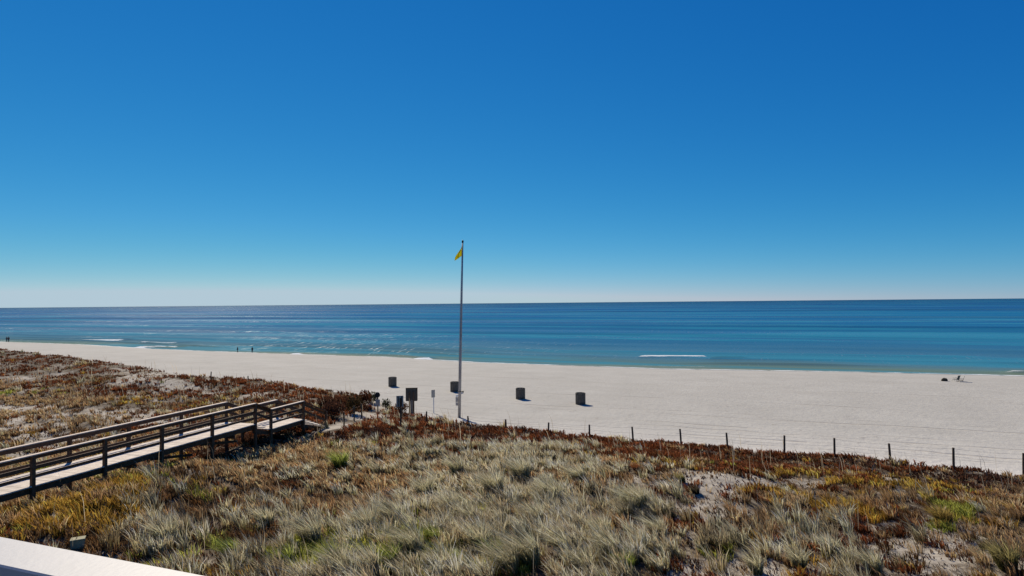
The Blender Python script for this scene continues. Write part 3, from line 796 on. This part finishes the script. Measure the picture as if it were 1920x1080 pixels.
def rails(y0, y1, z, side, z1=None):
    z1 = z if z1 is None else z1
    off = -0.01 if side == 0 else WID + 0.01
    inn = off + (0.075 if side == 0 else -0.075)
    MB().beam(bp(y0, off, z + RH + 0.02), bp(y1, off, z1 + RH + 0.02), 0.17, 0.04, bev=0.004).build('handrail', M['rail_top_lit'], bw)
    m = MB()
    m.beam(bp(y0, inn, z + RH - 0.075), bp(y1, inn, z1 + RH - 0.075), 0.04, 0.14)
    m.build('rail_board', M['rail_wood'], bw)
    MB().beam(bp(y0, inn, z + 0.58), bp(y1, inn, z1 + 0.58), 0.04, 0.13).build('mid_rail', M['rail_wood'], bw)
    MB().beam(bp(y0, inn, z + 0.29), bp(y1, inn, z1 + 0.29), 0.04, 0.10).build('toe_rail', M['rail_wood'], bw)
def post(y, z, side, top=RH, extra=0.0):
    off = -0.01 if side == 0 else WID + 0.01
    p = bp(y, off, 0); g = float(height(p.x, p.y))
    MB().beam((p.x, p.y, g - 0.3), (p.x, p.y, z + top), 0.125, 0.125, up=bd, bev=0.006).build('post', M['rail_wood'], bw)
for side in (0, 1):
    rails(YA0, YA1, ZA, side); rails(YB0, YB1, ZB, side)
    for y in (13.2, 15.9, 18.5, 21.05, 23.6, 26.1, 28.8, 31.6): post(y, ZA, side)
    post(YB0, ZB, side); post(YB1, ZB, side)
# short flight between the levels
def flight(y0, y1, z0, z1, n, hand_to=None):
    for side in (0, 1):
        sd_ = 0.0 if side == 0 else WID
        MB().beam(bp(y0, sd_ + (0.14 if side == 0 else -0.14), z0 - 0.40), bp(y1, sd_ + (0.14 if side == 0 else -0.14), z1 - 0.22), 0.05, 0.22).build('stringer', M['rail_wood'], bw)
    for i in range(n):
        y = y0 + (y1 - y0) * (i + 0.55) / n; z = z0 + (z1 - z0) * (i + 0.7) / n
        MB().beam(bp(y, -0.05, z - 0.02), bp(y, WID + 0.05, z - 0.02), 0.21, 0.045).build('tread', M['deck_wood'], bw)
flight(YA1, YB0, ZA, ZB, 3)
for side in (0, 1):
    off = -0.01 if side == 0 else WID + 0.01; inn = off + (0.075 if side == 0 else -0.075)
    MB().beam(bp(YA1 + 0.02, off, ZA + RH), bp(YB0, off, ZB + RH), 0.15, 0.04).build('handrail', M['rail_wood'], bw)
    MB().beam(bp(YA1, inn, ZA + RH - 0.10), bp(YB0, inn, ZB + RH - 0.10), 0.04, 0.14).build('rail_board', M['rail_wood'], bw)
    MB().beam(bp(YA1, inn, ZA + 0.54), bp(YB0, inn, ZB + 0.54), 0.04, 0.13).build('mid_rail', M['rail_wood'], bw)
YC = 37.6
gz = float(height(bp(YC).x, bp(YC).y))
flight(YB1, YC, ZB, gz + 0.05, 6)
for side in (0, 1):
    off = -0.01 if side == 0 else WID + 0.01; inn = off + (0.075 if side == 0 else -0.075)
    MB().beam(bp(YB1, off, ZB + RH - 0.02), bp(YC, off, gz + 0.95), 0.12, 0.05).build('handrail', M['rail_wood'], bw)
    MB().beam(bp(YB1, inn, ZB + RH - 0.14), bp(YC, inn, gz + 0.82), 0.04, 0.14).build('rail_board', M['rail_wood'], bw)
    MB().beam(bp(YB1, inn, ZB + 0.5), bp(YC, inn, gz + 0.42), 0.04, 0.12).build('mid_rail', M['rail_wood'], bw)
    post(YC, gz, side, 0.95)
for y in (19.8, 24.9, 30.2):                                     # cross braces and bents under the deck
    MB().beam(bp(y, 0.0, ZA - 0.38), bp(y, WID, ZA - 0.38), 0.08, 0.16).build('cross_beam', M['rail_wood'], bw)
for y0, y1 in ((YA0, 14.0), (26.4, 28.6), (29.1, 31.4)):
    MB().beam(bp(y0, 0.95, ZA - 0.55), bp(y1, 0.95, ZA - 0.9), 0.06, 0.12).build('brace', M['rail_wood'], bw)

# ------------------------------------------------------------------ rope fences
def rope_fence(pts, label, r=0.055, ropes=(0.92,), hgt=0.95, sag=0.05):
    o = thing('rope_fence', label, 'fence', pts[0][0])
    base = Vector(pts[0][0]); tops = []
    for (p, h, ln_) in pts:
        q = Vector(p) - base; tp = q + Vector((ln_, 0.0, h))
        MB().tube([q + Vector((0, 0, -0.3)), q + (tp - q) * 0.5, tp], [r, r, r * 0.94], 10).build('post', M['post_wood'], o)
        tops.append((q, tp))
    for fr in ropes:
        for a, b in zip(tops[:-1], tops[1:]):
            pa = a[0].lerp(a[1], fr); pb = b[0].lerp(b[1], fr)
            L = [pa.lerp(pb, k / 6) - Vector((0, 0, sag * 4 * (k / 6) * (1 - k / 6))) for k in range(7)]
            MB().tube(L, 0.0038, 5).build('rope', M['rope'], o)
    return o
fp = []
for px, pt in ((878, 779), (949, 785), (1028, 791), (1105, 795), (1187, 799), (1277, 803), (1364, 810), (1470, 815), (1564, 820), (1669, 830), (1787, 838), (1918, 848), (2075, 861)):
    # post top seen at (px, pt): standing 0.8 m landward of the dune edge
    best = None
    d = ray(px, pt)
    ks = np.arange(25, 60, 0.05); X = d.x * ks; Y = d.y * ks; t, s = to_ts(X, Y); i = int(np.argmin(abs(s - (edge(t) - 0.55))))
    g = float(height(X[i], Y[i])); h = CAM_Z + d.z * ks[i] - g
    fp.append((Vector((X[i], Y[i], g)), max(0.5, h - 0.04), random.uniform(-0.08, 0.03)))
rope_fence(fp, 'line of dark wooden posts with thin ropes between dune and beach', ropes=(0.95, 0.6))
def gp(px, py, h, ln_=0.0): return (ground(px, py), h, ln_)
rope_fence([gp(645, 800, 0.9), gp(664, 789, 1.0), gp(678, 784, 1.0)], 'short run of dark posts along the sand path below the stairs', r=0.05, ropes=(0.9,))
rope_fence([gp(395, 713, 0.8, 0.05), gp(465, 716, 0.55)], 'pair of short dark stakes on the crest of the left dune', r=0.05, ropes=())
rope_fence([gp(684, 748, 0.8), gp(692, 752, 0.8)], 'two dark stakes where the left dune meets the sand path', r=0.05, ropes=())
rope_fence([gp(752, 793, 1.0), gp(800, 793, 0.8), gp(878, 797, 0.5)], 'low rope running between the two signs and the flagpole', r=0.05, ropes=(0.9,))

# ------------------------------------------------------------------ signs, flagpole
def sized(px_base, py_base, py_top):
    p = ground(px_base, py_base); d = ray(px_base, py_top)
    k = math.hypot(p.x, p.y) / math.hypot(d.x, d.y)
    return p, CAM_Z + d.z * k - p.z
def mpp(p): return math.hypot(p.x, p.y) / F        # metres for one photo pixel at that distance

p, h = sized(772, 776, 727); u = mpp(p)
o = thing('notice_board', 'large dark notice board on a wide wooden stand seen from behind', 'sign', p, rad(4))
bw_, bh = 20.5 * u, 24.5 * u
MB().box((0, 0, h - bh / 2), (bw_, 0.05, bh), bev=0.006).build('board', M['sign_back'], o)
m = MB()
m.box((0, 0, h - 0.03), (bw_ + 0.05, 0.11, 0.06)); m.box((0, 0, h - bh + 0.03), (bw_ * 0.98, 0.09, 0.05))
m.box((-bw_ / 2, 0, h - bh / 2), (0.05, 0.09, bh - 0.12)); m.box((bw_ / 2, 0, h - bh / 2), (0.05, 0.09, bh - 0.12))
m.build('frame', M['post_wood'], o)
for sx in (-0.17, 0.17):
    MB().box((sx, -0.085, (h - 0.3) / 2 - 0.1), (0.12, 0.10, h - 0.1), bev=0.005).build('post', M['post_wood'], o)
MB().box((0, -0.06, (h - bh) / 2), (0.20, 0.03, h - bh + 0.2)).build('back_panel', M['taupe'], o)

p, h = sized(752, 806, 742); u = mpp(p)
o = thing('sign', 'smaller grey sign with two dark braces on a thin dark post', 'sign', p, rad(14))
sw, sh_ = 13 * u, 20.5 * u
MB().box((-0.06, 0.03, h - sh_ / 2), (sw, 0.02, sh_), bev=0.004).build('panel', M['sign_grey'], o)
for sx in (-0.13, 0.07):
    MB().box((-0.03 + sx, 0.005, h - sh_ / 2), (0.045, 0.03, sh_ * 0.92)).build('brace', M['dark'], o)
MB().tube([(0, 0, -0.3), (-0.03, -0.02, h * 0.45), (-0.03, -0.035, h - sh_ * 0.2)], 0.04, 8).build('post', M['rail_wood'], o)

p, h = sized(813, 775, 731); u = mpp(p)
o = thing('sign', 'narrow pale sign on a thin white post between board and flagpole', 'sign', p, rad(35))
MB().box((-0.03, 0, h - 7 * u), (6.4 * u * 1.15, 0.015, 14 * u), bev=0.003).build('panel', M['sign_grey'], o)
MB().box((0.03, 0.03, h / 2 - 0.15), (0.06, 0.045, h + 0.1)).build('post', M['sign_white'], o)

pole_b, h = sized(861, 783, 450); u = mpp(pole_b)
lean_v = Vector((9.0 * u, 0, h))
o = thing('flagpole', 'tall slim grey metal flagpole on the dune edge', 'flagpole', pole_b)
MB().tube([Vector((0, 0, -0.3)), lean_v * 0.35, lean_v * 0.7, lean_v * 0.985], [2.9 * u, 2.5 * u, 1.9 * u, 1.3 * u], 14).build('pole', M['pole_metal'], o, True)
MB().tube([lean_v * 0.985, lean_v * 0.992, lean_v * 1.0], [0.075, 0.085, 0.03], 10).build('truck_cap', M['dark'], o, True)
hb = lean_v * 0.145
m = MB(); m.tube([hb + Vector((-0.16, -0.1, 0)), hb + Vector((0.30, -0.1, 0.02))], 0.028, 8); m.box(hb + Vector((0.28, -0.1, 0)), (0.10, 0.08, 0.13)); m.build('cleat', M['dark'], o)
a0 = lean_v * 0.14; a1 = lean_v * 0.975
MB().tube([a0 + Vector((-0.14, -0.1, 0)), (a0 + a1) / 2 + Vector((-0.12, -0.07, 0)), a1 + Vector((-0.07, -0.04, 0))], 0.007, 5).build('halyard', M['rope'], o)
# flag: limp yellow cloth hanging from the top
ftop = pole_b + lean_v * 0.968
fl, fw = 28 * u, 13 * u
nu, nv = 14, 20
vs = []; fs = []
for j in range(nv + 1):
    v = j / nv
    for i in range(nu + 1):
        q = i / nu
        # hoist at q = 0 runs down the pole; the fly corner droops left
        spread = math.sin(min(1.0, v * 1.0 + 0.02) * math.pi * 0.62) ** 1.0
        x = -fw * q * (0.12 + 0.88 * spread) * (0.62 + 0.5 * v)
        z = -fl * (v * 0.68 + 0.34 * q * (0.5 + 0.5 * v))
        y = 0.11 * math.sin(q * 9 + v * 2.0) * (0.3 + 0.7 * v) * q ** 0.5
        vs.append((x - 0.05, y - 0.05, z))
for j in range(nv):
    for i in range(nu):
        a = j * (nu + 1) + i; fs.append((a, a + 1, a + nu + 2, a + nu + 1))
me = bpy.data.meshes.new('flag'); me.from_pydata(vs, [], fs); me.materials.append(M['flag'])
me.polygons.foreach_set('use_smooth', [True] * len(me.polygons))
fo_ = bpy.data.objects.new('flag', me); COL.objects.link(fo_); fo_.location = ftop
md = fo_.modifiers.new('thick', 'SOLIDIFY'); md.thickness = 0.004
tag(fo_, 'limp yellow flag drooping left at the top of the pole', 'flag')
# little sign strapped low on the pole
o = thing('sign', 'small pale two part sign hung on the left of the flagpole', 'sign', pole_b + lean_v * 0.085 + Vector((-4.5 * u, -0.12, 0)), rad(-12))
MB().box((0, 0, 5.5 * u), (5.2 * u, 0.02, 9 * u), bev=0.004).build('upper_panel', M['sign_grey'], o)
MB().box((0, 0, -2.6 * u), (5.0 * u, 0.02, 6 * u), bev=0.004).build('lower_panel', M['sign_grey'], o)
MB().ball((0.2 * u, -0.02, 12.2 * u), 0.085, (1.3, 0.6, 1.0)).build('lamp_housing', M['sign_white'], o, True)

# path marker with a round dark board and pale plate
p, h = sized(708.5, 781, 734); u = mpp(p)
o = thing('marker_post', 'thin path post with a round dark disc and pale plate', 'post', p, rad(-8))
MB().tube([(0, 0, -0.3), (0, 0, h - 0.2)], 0.045, 8).build('post', M['post_wood'], o)
m = MB(); m.tube([(0, -0.05, h - 0.24), (0, -0.09, h - 0.24)], 0.2, 18); m.build('disc', M['dark'], o)
MB().box((0.02, -0.06, h - 0.78), (0.33, 0.02, 0.40), bev=0.004).build('plate', M['sign_grey'], o)

def shrub(px, py, hh, rr, label, col, n=500, lf=0.07):
    p = ground(px, py)
    o = thing('shrub', label, 'shrub', p)
    m = MB()
    for k in range(6):
        a = random.uniform(0, 6.28); e = Vector((math.cos(a) * rr * 0.6, math.sin(a) * rr * 0.6, hh * random.uniform(0.6, 0.95)))
        m.tube([(0, 0, -0.1), e * 0.5 + Vector((0, 0, 0.05)), e], [0.018, 0.012, 0.006], 5)
    m.build('stem', M['post_wood'], o)
    c = rng.normal(0, 1, (n, 3)); c /= np.linalg.norm(c, axis=1)[:, None]
    rad_ = rng.random(n) ** 0.45 * (0.75 + 0.5 * vnoise(c[:, 0] * 2 + 9, c[:, 1] * 2 + 4))
    c = c * rad_[:, None] * np.array([rr, rr, hh * 0.45]) + np.array([0, 0, hh * 0.58])
    cov = Cover()
    cc = np.array(col) * np.exp(rng.normal(0, 0.3, (n, 1)))
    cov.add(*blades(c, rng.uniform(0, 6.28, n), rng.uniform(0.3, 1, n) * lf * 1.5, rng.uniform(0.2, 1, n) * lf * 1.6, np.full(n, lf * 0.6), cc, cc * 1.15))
    f = cov.build('foliage', M['scrub']); f.parent = o
    return o
shrub(612, 768, 0.8, 0.8, 'dark brown bush on the slope behind the stair foot', (0.085, 0.04, 0.022), 900, 0.10)
shrub(625, 782, 0.95, 0.9, 'broad plum brown bush right of the stair foot', (0.075, 0.035, 0.022), 1100, 0.10)
shrub(640, 766, 0.9, 0.9, 'red brown bush behind the broad bush at the stair foot', (0.12, 0.05, 0.025), 1000, 0.10)
shrub(664, 776, 1.25, 0.65, 'dark red brown bush left of the sand path', (0.07, 0.045, 0.02), 900, 0.10)
shrub(684, 764, 1.25, 0.60, 'rusty bush at the beach end of the sand path', (0.12, 0.045, 0.02), 900, 0.10)
shrub(698, 756, 0.8, 0.6, 'low olive bush beside the round path marker', (0.06, 0.06, 0.03), 500, 0.10)
shrub(724, 768, 0.75, 0.45, 'small dark sprawling bush right of the round path marker', (0.04, 0.045, 0.025), 160, 0.12)
shrub(752, 776, 0.8, 0.6, 'brown bush in front of the large notice board', (0.10, 0.05, 0.03), 500, 0.09)

# ------------------------------------------------------------------ litter barrels
def barrel(label, loc, w, h, rz):
    o = thing('litter_barrel', label, 'barrel', loc, rz, 'slatted litter barrels on the beach')
    r = w / 2; n = 18
    m = MB()
    for k in range(n):
        a = 2 * math.pi * k / n
        rot = Matrix.Rotation(a, 3, 'Z')
        m.box(rot @ Vector((r, 0, h / 2 + random.uniform(-0.008, 0.008))), (0.025, 2 * math.pi * r / n * 0.88, h - 0.02), rot)
    m.build('slats', M['barrel_wood'], o)
    MB().tube([(0, 0, 0.03), (0, 0, h * 0.9)], r - 0.05, 24).build('liner', M['dark'], o)
    for zz in (0.16, 0.90):
        m = MB(); m.tube([(0, 0, h * zz - 0.025), (0, 0, h * zz + 0.025)], r + 0.018, 28, caps=False)
        q = m.build('hoop', M['dark'], o)
    rim = MB(); seg = [(math.cos(2 * math.pi * k / 28) * r, math.sin(2 * math.pi * k / 28) * r, h) for k in range(29)]
    rim.tube(seg, 0.03, 6, caps=False); rim.build('rim', M['barrel_wood'], o, True)
    return o
first = None
for (px, py, pt, w, lab) in ((736, 724.5, 707.5, 14, 'dark slatted litter barrel farthest left, beyond the dune path'),
                             (852.5, 734.5, 716, 15, 'slatted litter barrel half hidden behind the flagpole'),
                             (976, 748, 728, 16.5, 'slatted litter barrel in the middle of the open beach'),
                             (1088.5, 758, 737, 16.5, 'slatted litter barrel farthest right on the open beach')):
    p, h = sized(px, py, pt)
    if first is None: first = barrel(lab, p, 16 * mpp(p) * 0.9, h, 0.3)
    else:
        c = copy_thing(first, p, random.uniform(0, 1), lab)

# ------------------------------------------------------------------ people at the waterline
def skinned(name, verts, edges, radii, mat, parent):
    me = bpy.data.meshes.new(name); me.from_pydata(verts, edges, [])
    me.materials.append(mat)
    o = bpy.data.objects.new(name, me); COL.objects.link(o)
    sk = o.modifiers.new('skin', 'SKIN'); sk.use_smooth_shade = True
    o.modifiers.new('sub', 'SUBSURF').levels = 1; o.modifiers['sub'].render_levels = 2
    lay = me.skin_vertices[0].data
    for i, r in enumerate(radii): lay[i].radius = (r, r) if not isinstance(r, tuple) else r
    lay[0].use_root = True
    if parent: o.parent = parent
    return o
def person(px, py, height_m, facing, top, low, stride, label):
    d = at_z(px, py, 0.02); g = float(height(d.x, d.y))
    o = thing('person', label, 'person', (d.x, d.y, max(g, -0.12)), facing)
    k = height_m / 1.75
    S = lambda *v: tuple(c * k for c in v)
    st = stride
    J = [S(0, 0, .96), S(0, 0, 1.14), S(0, .01, 1.36), S(0, .01, 1.47), S(0, .03, 1.60), S(0, .04, 1.72),            # 0 pelvis .. 5 crown
         S(-.18, 0, 1.40), S(-.23, -.03 - st * .3, 1.13), S(-.22, .08 - st * .4, .88), S(-.22, .10 - st * .4, .80),
         S(.18, 0, 1.40), S(.23, .02 + st * .3, 1.13), S(.22, .12 + st * .4, .88), S(.22, .14 + st * .4, .80),
         S(-.10, 0, .90), S(-.11, .04 + st * .5, .50), S(-.11, -.02 + st, .09), S(-.12, .14 + st, .04),
         S(.10, 0, .90), S(.11, .02 - st * .3, .50), S(.11, -.06 - st, .09), S(.12, .10 - st, .04)]
    E = [(0, 1), (1, 2), (2, 3), (3, 4), (4, 5), (2, 6), (6, 7), (7, 8), (8, 9), (2, 10), (10, 11), (11, 12), (12, 13),
         (0, 14), (14, 15), (15, 16), (16, 17), (0, 18), (18, 19), (19, 20), (20, 21)]
    Rr = [.13, .125, .14, .06, .095, .075, .06, .045, .035, .03, .06, .045, .035, .03, .09, .06, .042, .035, .09, .06, .042, .035]
    skinned('body', J, E, [r * k for r in Rr], M['skin'], o)
    sub = [0, 1, 2, 6, 7, 10, 11]
    skinned('shirt', [J[i] for i in sub], [(0, 1), (1, 2), (2, 3), (3, 4), (2, 5), (5, 6)], [k * r for r in (.155, .15, .165, .08, .06, .08, .06)], M[top], o)
    sub = [0, 14, 15, 16, 18, 19, 20]
    skinned('trousers', [J[i] for i in sub], [(0, 1), (1, 2), (2, 3), (0, 4), (4, 5), (5, 6)], [k * r for r in (.145, .105, .08, .06, .105, .08, .06)], M[low], o)
    MB().ball(S(0, .015, 1.665), .105 * k, (1, 1.1, 1.05)).build('hair', M['hair'], o, True)
    return o
person(445.5, 661.5, 1.40, 2.4, 'teal_cloth', 'navy', 0.10, 'slim person in blue clothes wading at the waterline, left of two')
person(473, 662.0, 1.48, 0.5, 'black_cloth', 'navy', 0.04, 'person in black standing in the shallows, right of two')
person(12.5, 643.0, 1.75, 0.3, 'teal_cloth', 'teal_cloth', 0.05, 'person in teal at the far left shoreline, left of a close pair')
person(16.2, 643.3, 1.78, 0.1, 'black_cloth', 'navy', 0.08, 'person in black at the far left shoreline, right of a close pair')

# ------------------------------------------------------------------ things left on the sand near the water, right
p = ground(1771, 714.5); u = mpp(p)
o = thing('beach_bag', 'low dark heap of a slumped beach bag on the sand', 'bag', p, 0.2)
m = MB(); m.ball((0, 0, 0.10), 0.45, (1.0, 0.55, 0.52), 18)
for v in m.bm.verts:
    n_ = float(vnoise(np.array([v.co.x * 5 + 3]), np.array([v.co.y * 5 + v.co.z * 4]))[0]); v.co.z = max(-0.03, v.co.z * (0.7 + 0.7 * n_)); v.co.x *= 0.85 + 0.3 * n_
m.build('sack', M['canvas_dark'], o, True)
MB().tube([(-0.2, 0, 0.26), (-0.1, 0, 0.40), (0.12, 0, 0.38), (0.2, 0, 0.24)], 0.015, 6).build('handle', M['dark'], o)
def chair(px, py, rz, canvas, label):
    p = ground(px, py)
    o = thing('beach_chair', label, 'beach chair', p, rz, 'low folding beach chairs near the water')
    for sx in (-0.27, 0.27):
        MB().tube([(sx, 0.28, 0.0), (sx, 0.25, 0.22), (sx, -0.25, 0.20), (sx, -0.42, 0.72)], 0.016, 6).build('side_frame', M['dark'], o)
        MB().tube([(sx, -0.22, 0.0), (sx, -0.28, 0.38), (sx, 0.18, 0.40)], 0.016, 6).build('armrest', M['dark'], o)
    MB().beam((0, 0.25, 0.22), (0, -0.24, 0.20), 0.52, 0.02).build('seat', M[canvas], o)
    MB().beam((0, -0.25, 0.22), (0, -0.42, 0.72), 0.52, 0.02, up=Vector((0, 1, 0.3))).build('backrest', M[canvas], o)
    return o
chair(1792, 714.5, 0.5, 'canvas_grey', 'low folding beach chair of grey cloth, left of the two')
chair(1801, 716.0, 0.9, 'canvas_dark', 'low folding beach chair of dark cloth, right of the two')

# pale board end in the grass beyond the balcony rail
p = ground(146, 1026)
o = thing('wooden_crate', 'pale weathered wooden box half hidden in grass past the rail', 'crate', p + Vector((0, 0, -0.02)), 0.5)
MB().box((0, 0, 0.10), (0.34, 0.26, 0.28), bev=0.01).build('box', M['pale_board'], o)
MB().box((0, 0, 0.257), (0.37, 0.29, 0.03), bev=0.006).build('lid', M['pale_board'], o)

# ------------------------------------------------------------------ balcony rail in the near left corner
zc = CAM_Z - 0.60
o1 = at_z(0, 1005, zc); o2 = at_z(395, 1080, zc); i1 = at_z(0, 1060, zc)
dr = (o2 - o1).normalized(); pr = Vector((-dr.y, dr.x, 0))
wid = abs((i1 - o1).dot(pr))
A = o1 - dr * 3.0; B = o1 + dr * 2.6
br = thing('balcony_railing', 'white capped balcony rail crossing the lower left corner', 'railing', (0, 0, 0))
mid = -pr * (wid / 2)
MB().beam(A + mid - Vector((0, 0, 0.02)), B + mid - Vector((0, 0, 0.02)), wid, 0.04, bev=0.004).build('rail_cap', M['white_paint'], br)
MB().beam(A + mid - Vector((0, 0, 0.095)), B + mid - Vector((0, 0, 0.095)), 0.045, 0.11).build('top_board', M['taupe'], br)
MB().beam(A + mid - Vector((0, 0, 0.93)), B + mid - Vector((0, 0, 0.93)), 0.045, 0.09).build('bottom_board', M['taupe'], br)
L = (B - A).length; k = 0.1
while k < L:
    q = A + mid + dr * k
    MB().beam(q - Vector((0, 0, 0.15)), q - Vector((0, 0, 0.885)), 0.035, 0.035, up=dr).build('baluster', M['taupe'], br); k += 0.125
bf = MB()
q0 = A + mid - pr * 1.3; q1 = B + mid - pr * 1.3
for j in range(18):
    sft = pr * (1.35 - j * 0.145)
    bf.beam(q0 + sft - Vector((0, 0, 1.04)), q1 + sft - Vector((0, 0, 1.04)), 0.14, 0.035)
tag(bf.build('balcony_floor', M['taupe']), 'brown plank balcony floor below the white capped rail', 'floor', kind='structure')
